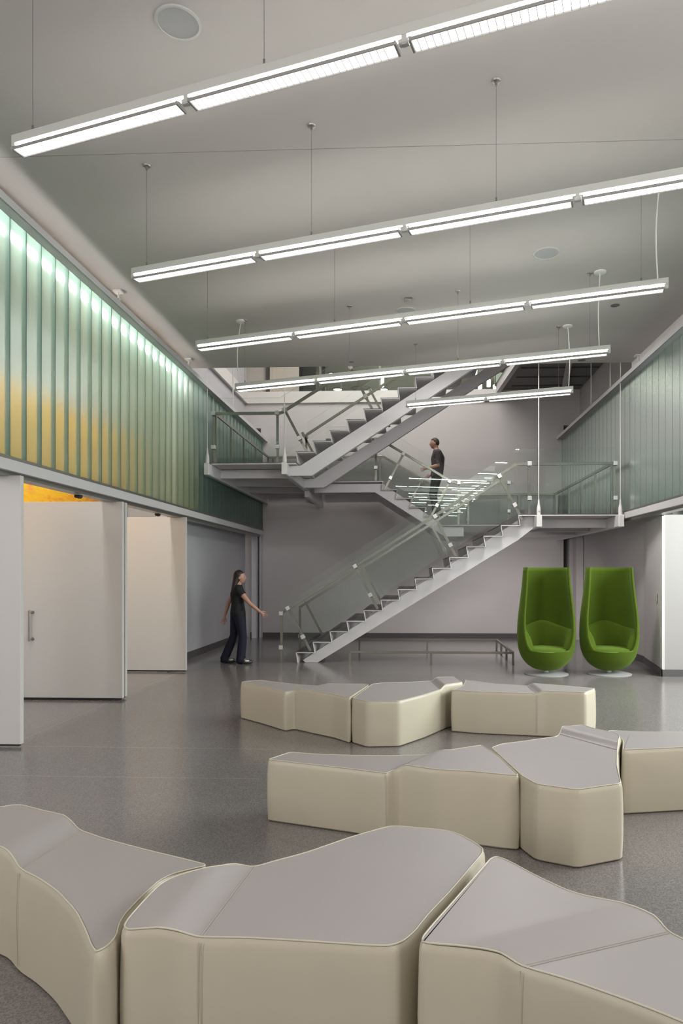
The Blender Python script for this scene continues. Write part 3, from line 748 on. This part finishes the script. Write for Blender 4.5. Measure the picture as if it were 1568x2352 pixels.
pc = atZ(1398, 1546, .01); c2 = copy_tree(c1); c2.location = (pc.x, pc.y, 0); c2['label'] = 'tall green egg chair on round metal base, the right one by the wall'
c2.rotation_euler = (0, 0, math.radians(-3))

# ------------------------------------------------------------------ vinyl bench modules
def chaikin(P_, cut):
    out = []
    n = len(P_)
    for i in range(n):
        a = P_[i-1]; b = P_[i]; c = P_[(i+1) % n]
        d1 = (a-b).length; d2 = (c-b).length
        out.append(b+(a-b)*min(.3, cut/max(d1, 1e-6))); out.append(b+(c-b)*min(.3, cut/max(d2, 1e-6)))
    return out
def resample(P_, step):
    out = []
    n = len(P_)
    for i in range(n):
        a = P_[i]; b = P_[(i+1) % n]; k = max(1, int((b-a).length/step))
        for j in range(k): out.append(a+(b-a)*j/k)
    return out
def area2(P_): return sum(P_[i].x*P_[(i+1) % len(P_)].y-P_[(i+1) % len(P_)].x*P_[i].y for i in range(len(P_)))
def offset(P_, d):
    n = len(P_); out = []
    for i in range(n):
        t = (P_[(i+1) % n]-P_[i-1]); t.normalize(); out.append(P_[i]+Vector((-t.y, t.x))*d)
    return out
def bench(label, px, seam, high, zlo=.412, zhi=.450, ramp=.13, rnd=None):
    rnd = rnd or (.032 if ramp > .14 else .018)
    """px: outline of the top in the photograph; seam: two pixels; high: a pixel on the raised side"""
    s0 = atZ(*seam[0], zlo).to_2d(); s1 = atZ(*seam[1], zlo).to_2d(); nrm = Vector((-(s1-s0).y, (s1-s0).x)).normalized()
    h = atZ(*high, zhi).to_2d()
    if (h-s0).dot(nrm) < 0: nrm = -nrm
    def zf(p):
        d = (p-s0).dot(nrm); t = min(1, max(0, d/ramp)); t = t*t*(3-2*t); return zlo+(zhi-zlo)*t
    P_ = []
    for u, v in px:
        z = zlo
        for _ in range(5): q = atZ(u, v, z).to_2d(); z = zf(q)
        P_.append(q)
    if area2(P_) < 0: P_ = P_[::-1]
    cen = sum(P_, Vector((0, 0)))/len(P_)
    P_ = chaikin(P_, rnd); P_ = chaikin(P_, rnd*.4); P_ = resample(P_, .035)
    root = empty('bench_seat', (cen.x, cen.y, 0), 0, label, 'bench', 'angular vinyl bench seats')
    L = lambda p, z: (p.x-cen.x, p.y-cen.y, z)
    rings = [(.008, lambda p: .004), (.001, lambda p: .012), (0, lambda p: .045), (-.004, lambda p: .12), (-.005, lambda p: .22), (-.003, lambda p: .31), (0, lambda p: zf(p)-.03), (.003, lambda p: zf(p)-.014), (.009, lambda p: zf(p)-.003), (.02, lambda p: zf(p)-.004)]
    mb = MB(); R = []
    for d, f in rings:
        O = offset(P_, d); R.append([mb.bm.verts.new(L(o, f(P_[i]))) for i, o in enumerate(O)])
    n = len(P_)
    for A, B in zip(R, R[1:]):
        for k in range(n): mb.bm.faces.new((A[k], A[(k+1) % n], B[(k+1) % n], B[k]))
    mb.bm.faces.new(R[0][::-1])
    mb.build('upholstered_side', 'vinyl', root, smooth='auto')
    # top panel
    bm = bmesh.new(); O = offset(P_, .014)
    f = bm.faces.new([bm.verts.new((o.x, o.y, 0)) for o in O])
    for t in (0, .25, .5, .75, 1):
        co = s0+nrm*ramp*t
        bmesh.ops.bisect_plane(bm, geom=bm.verts[:]+bm.edges[:]+bm.faces[:], plane_co=(co.x, co.y, 0), plane_no=(nrm.x, nrm.y, 0))
    bmesh.ops.triangulate(bm, faces=bm.faces)
    for v in bm.verts:
        p = v.co.to_2d(); z = zf(p)+.001; v.co = Vector((p.x-cen.x, p.y-cen.y, z))
    t_ = MB(); t_.bm.free(); t_.bm = bm
    t_.build('seat_top', 'vtop', root, smooth='auto')
    O = offset(P_, .010)
    MB().tube([L(o, zf(o)+.0005) for o in O], .0031, 8, closed=True).build('piping', 'pipe', root, smooth=True)
    # seams: across the top and down the two sides
    def cross():
        hits = []
        for i in range(n):
            a = P_[i]; b = P_[(i+1) % n]; da = (a-s0).dot(nrm); db = (b-s0).dot(nrm)
            if da*db < 0: hits.append(a+(b-a)*(da/(da-db)))
        return hits
    H = cross()
    if len(H) >= 2:
        H.sort(key=lambda q: (q-s0).dot((s1-s0)))
        a, b = H[0], H[-1]; d = (b-a).normalized()
        sm = MB()
        for e in (-.005, .005): sm.tube([L(a+d*.015+nrm*e, zf(a)+.002), L(b-d*.015+nrm*e, zf(b)+.002)], .0010, 5)
        for q, sg in ((a, -1), (b, 1)):
            for e in (-.005, .005): sm.tube([L(q+d*sg*.003+nrm*e, zf(q)-.012), L(q+d*sg*.0075+nrm*e, .22), L(q+d*sg*.002+nrm*e, .03)], .0008, 5)
        sm.build('stitched_seam', 'stitch', root)
    return root
# far row
bench('far row, left cream and grey angular bench seat', [(551,1567),(600,1577),(655,1590),(676,1587),(720,1588),(765,1595),(803,1604),(808,1600),(849,1573),(838,1571),(790,1571),(745,1575),(690,1573),(640,1567),(601,1562),(560,1565)], ((661,1591),(744,1575)), (760,1585), 0.39, 0.418, 0.05)
bench('far row, middle block-shaped cream and grey bench seat', [(807,1604),(842,1612),(917,1611),(975,1596),(1012,1584),(1028,1572),(1064,1567),(1044,1554),(1008,1555),(990,1564),(950,1566),(880,1568),(853,1571)], ((1013,1586),(990,1564)), (1030,1562), 0.413, 0.443, 0.07)
bench('far row, right cream and grey angular bench seat', [(1034,1585),(1100,1589),(1235,1593),(1252,1587),(1345,1591),(1369,1581),(1300,1575),(1222,1570),(1210,1575),(1140,1571),(1068,1561),(1062,1575)], ((1233,1594),(1209,1575)), (1300,1582), 0.413, 0.441, 0.07)
# middle row
bench('middle row, long left bench seat with notched edge', [(610,1745),(700,1755),(800,1766),(885,1777),(892,1775),(908,1768),(1000,1768),(1080,1772),(1150,1779),(1195,1782),(1150,1738),(1108,1711),(1096,1712),(1030,1722),(995,1732),(900,1735),(800,1734),(720,1731),(665,1727)], ((885,1777),(990,1733)), (1080,1745), .390, .427, .06)
bench('middle row, large block-shaped bench seat, raised at the back', [(1125,1717),(1158,1748),(1195,1782),(1228,1801),(1325,1815),(1430,1800),(1420,1760),(1420,1724),(1426,1690),(1414,1683),(1370,1674),(1335,1664),(1305,1668),(1288,1678),(1276,1691),(1200,1702),(1150,1708)], ((1283,1686),(1420,1724)), (1350,1680), .421, .455, .10)
bench('middle row, right bench seat running out of the picture', [(1427,1723),(1500,1720),(1568,1717),(1650,1716),(1680,1700),(1620,1682),(1568,1681),(1480,1681),(1400,1677),(1390,1680),(1428,1700)], ((1650,1718),(1640,1682)), (1670,1700), .422, .44)
# near row
bench('near row, left bench seat curving in from the left edge', [(-190,1945),(-80,1935),(-30,1938),(0,1948),(22,1966),(42,1999),(80,2017),(125,2048),(168,2095),(192,2145),(205,2182),(222,2194),(272,2160),(282,2112),(330,2060),(378,2016),(430,2000),(492,1988),(430,1972),(350,1953),(250,1927),(189,1906),(165,1882),(110,1862),(45,1845),(0,1853),(-120,1870)], ((42,1999),(189,1906)), (20,1890), .408, .447, .16)
bench('near row, large middle bench seat with wide seam', [(277,2135),(300,2140),(395,2139),(425,2147),(460,2156),(560,2157),(700,2165),(860,2176),(910,2176),(950,2152),(985,2106),(1040,2048),(1117,1956),(1108,1943),(1055,1913),(1020,1905),(905,1895),(880,1899),(800,1922),(700,1957),(620,1978),(585,1989),(560,1984),(530,1980),(495,1988),(430,2001),(372,2021),(330,2062),(280,2118)], ((460,2156),(585,1989)), (400,2080), .410, .448, .16)
bench('near row, right bench seat with slanting seam, cut by the right edge', [(956,2160),(975,2172),(1060,2180),(1135,2190),(1160,2200),(1196,2223),(1300,2252),(1450,2305),(1568,2352),(1760,2440),(1850,2380),(1700,2220),(1568,2153),(1543,2141),(1515,2108),(1490,2093),(1320,2050),(1240,2013),(1160,1970),(1128,1963),(1100,1995),(1040,2063),(980,2130)], ((1196,2223),(1543,2141)), (1100,2100), .407, .445, .16)

# ------------------------------------------------------------------ people
def hull(c1, r1, c2, r2):
    bm = bmesh.new()
    for c_, r_ in ((c1, r1), (c2, r2)):
        r_ = r_ if isinstance(r_, tuple) else (r_, r_, r_)
        g = bmesh.ops.create_icosphere(bm, subdivisions=3, radius=1)
        for v in g['verts']: v.co = Vector(c_)+Vector((v.co.x*r_[0], v.co.y*r_[1], v.co.z*r_[2]))
    h = bmesh.ops.convex_hull(bm, input=bm.verts)
    bmesh.ops.delete(bm, geom=[g for g in h['geom_interior'] if isinstance(g, bmesh.types.BMVert)], context='VERTS')
    bmesh.ops.recalc_face_normals(bm, faces=bm.faces)
    me = bpy.data.meshes.new('h'); bm.to_mesh(me); bm.free(); return me
def remesh(meshes, vox, smooth=4):
    bm = bmesh.new()
    for m_ in meshes: bm.from_mesh(m_)
    me = bpy.data.meshes.new('u'); bm.to_mesh(me); bm.free()
    o = bpy.data.objects.new('u', me); C.objects.link(o)
    r = o.modifiers.new('r', 'REMESH'); r.mode = 'VOXEL'; r.voxel_size = vox
    s = o.modifiers.new('s', 'SMOOTH'); s.iterations = smooth; s.factor = .5
    dg = bpy.context.evaluated_depsgraph_get(); dg.update()
    out = bpy.data.meshes.new_from_object(o.evaluated_get(dg)); bpy.data.objects.remove(o); return out
class Skel:
    """joints with radii; each bone is a tapered segment, all fused by a voxel remesh afterwards"""
    def __init__(s): s.v = []; s.e = []; s.r = []
    def add(s, p, r, parent=None):
        s.v.append(Vector(p)); s.r.append(r); i = len(s.v)-1
        if parent is not None: s.e.append((parent, i))
        return i
    def mesh(s): return [hull(s.v[a], s.r[a], s.v[b], s.r[b]) for a, b in s.e]
def ball(c, sx, sy, sz, f=None, n=28):
    bm = bmesh.new(); bmesh.ops.create_uvsphere(bm, u_segments=n, v_segments=n, radius=1)
    for v in bm.verts:
        p = v.co.copy()
        if f: p = f(p)
        v.co = Vector((c[0]+p.x*sx, c[1]+p.y*sy, c[2]+p.z*sz))
    me = bpy.data.meshes.new('b'); bm.to_mesh(me); bm.free(); return me
def head_shape(p):
    x, y, z = p
    if z < 0: y *= 1+.28*z; x = x*(1+.10*z)+(-.12*z if x > 0 else .22*z*-1*0)
    if z < -.2 and x < 0: x *= 1+.35*(z+.2)
    if x > .3: x = x*(1-.06*abs(y))
    nose = math.exp(-((y/.16)**2))*math.exp(-((z+.12)/.20)**2); 
    if x > 0: x += .20*nose
    eye = math.exp(-(((abs(y)-.36)/.17)**2))*math.exp(-((z-.05)/.13)**2)
    if x > 0: x -= .09*eye
    lips = math.exp(-((y/.3)**2))*math.exp(-((z+.45)/.09)**2)
    if x > 0: x += .06*lips
    chin = math.exp(-((y/.35)**2))*math.exp(-((z+.85)/.16)**2)
    if x > 0: x += .12*chin
    return Vector((x, y, z))
def hand(sk, wi, wrist, d, side, curl=.5):
    """palm and five bent fingers, side: thumb direction"""
    d = Vector(d).normalized(); t = Vector(side); t = (t-d*t.dot(d)).normalized(); n = d.cross(t)
    palm = sk.add(Vector(wrist)+d*.045, (.020, .020, .024), wi)
    tip = sk.add(Vector(wrist)+d*.074, (.017, .018, .026), palm)
    for k, (off, ln) in enumerate(((.030, .070), (.0105, .080), (-.0095, .074), (-.029, .056))):
        b = sk.add(Vector(wrist)+d*.092+t*off, .0070, tip)
        m_ = sk.add(sk.v[b]+d*ln*.5+t*off*.18+n*ln*.10*curl, .0066, b)
        sk.add(sk.v[m_]+d*ln*.36+t*off*.12+n*ln*.42*curl, .0058, m_)
    th = sk.add(Vector(wrist)+d*.045+t*.034, .0105, palm)
    sk.add(sk.v[th]+d*.040+t*.020, .0085, th)
def shade(me, m_, name, parent):
    me.materials.clear(); me.materials.append(M[m_]); me.name = name
    for p in me.polygons: p.use_smooth = True; p.material_index = 0
    o = bpy.data.objects.new(name, me); C.objects.link(o); o.parent = parent; return o
def person(loc, rz, label, J, female, mats):
    root = empty('person', loc, rz, label, 'person')
    g = 1 if female else 1.12
    sk = Skel()
    if female: RP, RB, RC = (.115, .165, .09), (.090, .125, .09), (.112, .150, .10)
    else: RP, RB, RC = (.120, .160, .09), (.118, .150, .09), (.135, .180, .12)
    pel = sk.add(J['pelvis'], RP, None)
    bel = sk.add(J['belly'], RB, pel)
    che = sk.add(J['chest'], RC, bel)
    nb = sk.add(J['neckbase'], (.060*g, .085*g, .045), che)
    nk = sk.add(J['neck'], .050*g, nb)
    hd = sk.add(Vector(J['neck'])+Vector((.01, 0, .07)), .048*g, nk)
    for s in ('n', 'f'):
        sh = sk.add(J['sh_'+s], .056*g, che); el = sk.add(J['el_'+s], .036*g, sh)
        w2 = Vector(J['el_'+s]).lerp(Vector(J['wr_'+s]), .35); fa = sk.add(w2, .036*g, el)
        wr = sk.add(J['wr_'+s], .022*g, fa)
        hand(sk, wr, J['wr_'+s], Vector(J['wr_'+s])-Vector(J['el_'+s]), (.3, 0, 1), .7)
        hp = sk.add(J['hip_'+s], .092*g, pel); kn = sk.add(J['kn_'+s], .056*g, hp)
        cf = sk.add(Vector(J['kn_'+s]).lerp(Vector(J['an_'+s]), .3), .055*g, kn)
        an = sk.add(J['an_'+s], .036*g, cf)
        ft = sk.add(Vector(J['an_'+s])+Vector((.10, 0, -.035)), .034, an); sk.add(Vector(J['an_'+s])+Vector((.165, 0, -.042)), .028, ft)
    hc = Vector(J['head'])
    hm = ball(hc, .094, .073, .114, head_shape)
    ears = [ball(hc+Vector((-.008, s*.073, -.005)), .018, .010, .030) for s in (-1, 1)]
    body = remesh(sk.mesh()+[hm]+ears, .0042, 3)
    shade(body, 'skin', 'body', root)
    for s in (-1, 1):
        e = shade(ball(hc+Vector((.078, s*.027, .006)), .011, .012, .009), 'eye', 'eye', root)
        e2 = shade(ball(hc+Vector((.087, s*.027, .006)), .003, .005, .005), 'black', 'iris', e)
    # hair
    if female:
        cap = ball(hc+Vector((-.016, 0, .02)), .098, .083, .112, lambda p: Vector((p.x*(.55 if (p.x > 0 and p.z < .35) else 1), p.y, max(p.z, -.7))))
        h = Skel(); a = h.add(hc+Vector((-.04, 0, .03)), (.070, .078, .07)); b = h.add(hc+Vector((-.065, 0, -.07)), (.060, .085, .06), a); c = h.add(hc+Vector((-.095, 0, -.19)), (.050, .095, .05), b); h.add(hc+Vector((-.125, 0, -.27)), (.035, .075, .03), c)
        hair = remesh([cap]+h.mesh(), .008, 3)
    else:
        cap = ball(hc+Vector((-.012, 0, .022)), .100, .080, .110, lambda p: Vector((p.x*(.45 if (p.x > 0 and p.z < .40) else 1), p.y*(1 if p.z > -.2 else .9), max(p.z, -.55))))
        hair = remesh([cap], .008, 2)
    shade(hair, mats['hair'], 'hair', root)
    # clothes: cut from the body surface and moved outwards
    V = lambda q: Vector(q)
    bones = [('leg', V(J['pelvis'])-Vector((0,0,.02)), V(J['pelvis'])+Vector((0,0,.0)), .13), ('top', V(J['pelvis'])+Vector((0,0,.02)), V(J['belly']), .12), ('top', V(J['belly']), V(J['chest']), .12),
             ('top', V(J['chest']), V(J['neckbase'])-Vector((0,0,.02)), .09), ('skin', V(J['neckbase'])+Vector((0,0,.02)), V(J['head']), .05)]
    tmax = .30 if female else .80
    for s in ('n', 'f'):
        sh, el, wr = V(J['sh_'+s]), V(J['el_'+s]), V(J['wr_'+s]); ct = sh.lerp(el, tmax)
        bones += [('top', V(J['chest']), sh, .09), ('top', sh, ct, .05), ('skin', ct+(el-sh)*.02, el, .04), ('skin', el, wr, .035), ('skin', wr, wr+(wr-el).normalized()*.2, .03)]
        hp, kn, an = V(J['hip_'+s]), V(J['kn_'+s]), V(J['an_'+s])
        bones += [('leg', V(J['pelvis']), hp, .12), ('leg', hp, kn, .09), ('leg', kn, an-Vector((0,0,.02)), .05), ('skin', an+Vector((.06,0,-.05)), an+Vector((.18,0,-.05)), .03)]
    def nearest(p):
        best = (9, None, 0, 0)
        for kind_, a, b, rad in bones:
            ab = b-a; t = max(0, min(1, (p-a).dot(ab)/ab.length_squared)); dd = (p-(a+ab*t)).length-rad
            if dd < best[0]: best = (dd, kind_, t, a+ab*t)
        return best
    for kind_, nm in (('top', 'shirt'), ('leg', 'trousers')):
        bm = bmesh.new(); bm.from_mesh(body); bm.normal_update(); keep = {}
        for v in bm.verts:
            k_ = nearest(v.co)[1]
            if kind_ == 'top' and k_ == 'leg' and v.co.z > J['pelvis'][2]-.06 and abs(v.co.y) < .25 and k_ != 'skin': k_ = 'top'
            keep[v] = (k_ == kind_) and not (kind_ == 'top' and v.co.z > J['neckbase'][2]+.022)
        nrm = {v: v.normal.copy() for v in bm.verts}
        for v in bm.verts:
            off = .013 if kind_ == 'top' else .010
            if kind_ == 'leg':
                lo = min(J['an_n'][2], J['an_f'][2]); t = max(0, 1-(v.co.z-lo)/.38); off += .026*t
            v.co += nrm[v]*off
        bmesh.ops.delete(bm, geom=[f for f in bm.faces if not all(keep[v] for v in f.verts)], context='FACES')
        bmesh.ops.delete(bm, geom=[v for v in bm.verts if not v.link_faces], context='VERTS')
        for _ in range(4): bmesh.ops.smooth_vert(bm, verts=bm.verts, factor=.5, use_axis_x=True, use_axis_y=True, use_axis_z=True)
        me = bpy.data.meshes.new(nm); bm.to_mesh(me); bm.free()
        o = shade(me, mats['top' if kind_ == 'top' else 'leg'], nm, root)
        so = o.modifiers.new('solid', 'SOLIDIFY'); so.thickness = .006; so.offset = 0
    for s in ('n', 'f'):
        a = Vector(J['an_'+s]); gz = a.z-.08
        def sf(p): return Vector((p.x, p.y*(1-.15*abs(p.x)), max(p.z, -.55)))
        shoe = shade(remesh([ball((a.x+.065, a.y, gz+.033), .145, .048, .052, sf)], .007, 2), 'black', 'shoe', root)
        if female:
            shade(ball((a.x+.10, a.y-.006, gz+.052), .062, .040, .026), 'shoew', 'shoe_upper', shoe)
    return root
JW = dict(pelvis=(0,0,.90), belly=(-.005,0,1.04), chest=(0,0,1.20), neckbase=(.0,0,1.345), neck=(.012,0,1.395), head=(.035,0,1.495),
          sh_n=(.02,-.155,1.285), el_n=(.20,-.20,1.06), wr_n=(.375,-.22,.915), sh_f=(-.03,.155,1.285), el_f=(-.17,.20,1.05), wr_f=(-.235,.20,.82),
          hip_n=(.03,-.09,.86), kn_n=(.09,-.10,.47), an_n=(.05,-.10,.08), hip_f=(-.03,.09,.86), kn_f=(-.07,.09,.48), an_f=(-.23,.10,.08))
person((-2.98, 11.75, 0), .2, 'woman in black top and dark jeans with long dark hair, walking to the right', JW, True, dict(hair='bhair', top='btop', leg='jeans'))
JM = dict(pelvis=(0,0,.96), belly=(-.02,0,1.10), chest=(-.02,0,1.30), neckbase=(.0,0,1.46), neck=(.02,0,1.52), head=(.055,0,1.63),
          sh_n=(-.02,.18,1.40), el_n=(-.02,.23,1.12), wr_n=(.20,.24,1.06), sh_f=(-.02,-.18,1.40), el_f=(-.06,-.23,1.12), wr_f=(.12,-.22,.98),
          hip_n=(.0,.09,.92), kn_n=(.08,.09,.50), an_n=(.02,.09,.08), hip_f=(.0,-.09,.92), kn_f=(.10,-.09,.52), an_f=(-.06,-.09,.08))
person((.60, 15.0, ZL+RISE+.02), PI, 'man in dark grey short-sleeved shirt and black trousers on the middle flight', JM, False, dict(hair='mhair', top='polo', leg='trouser'))
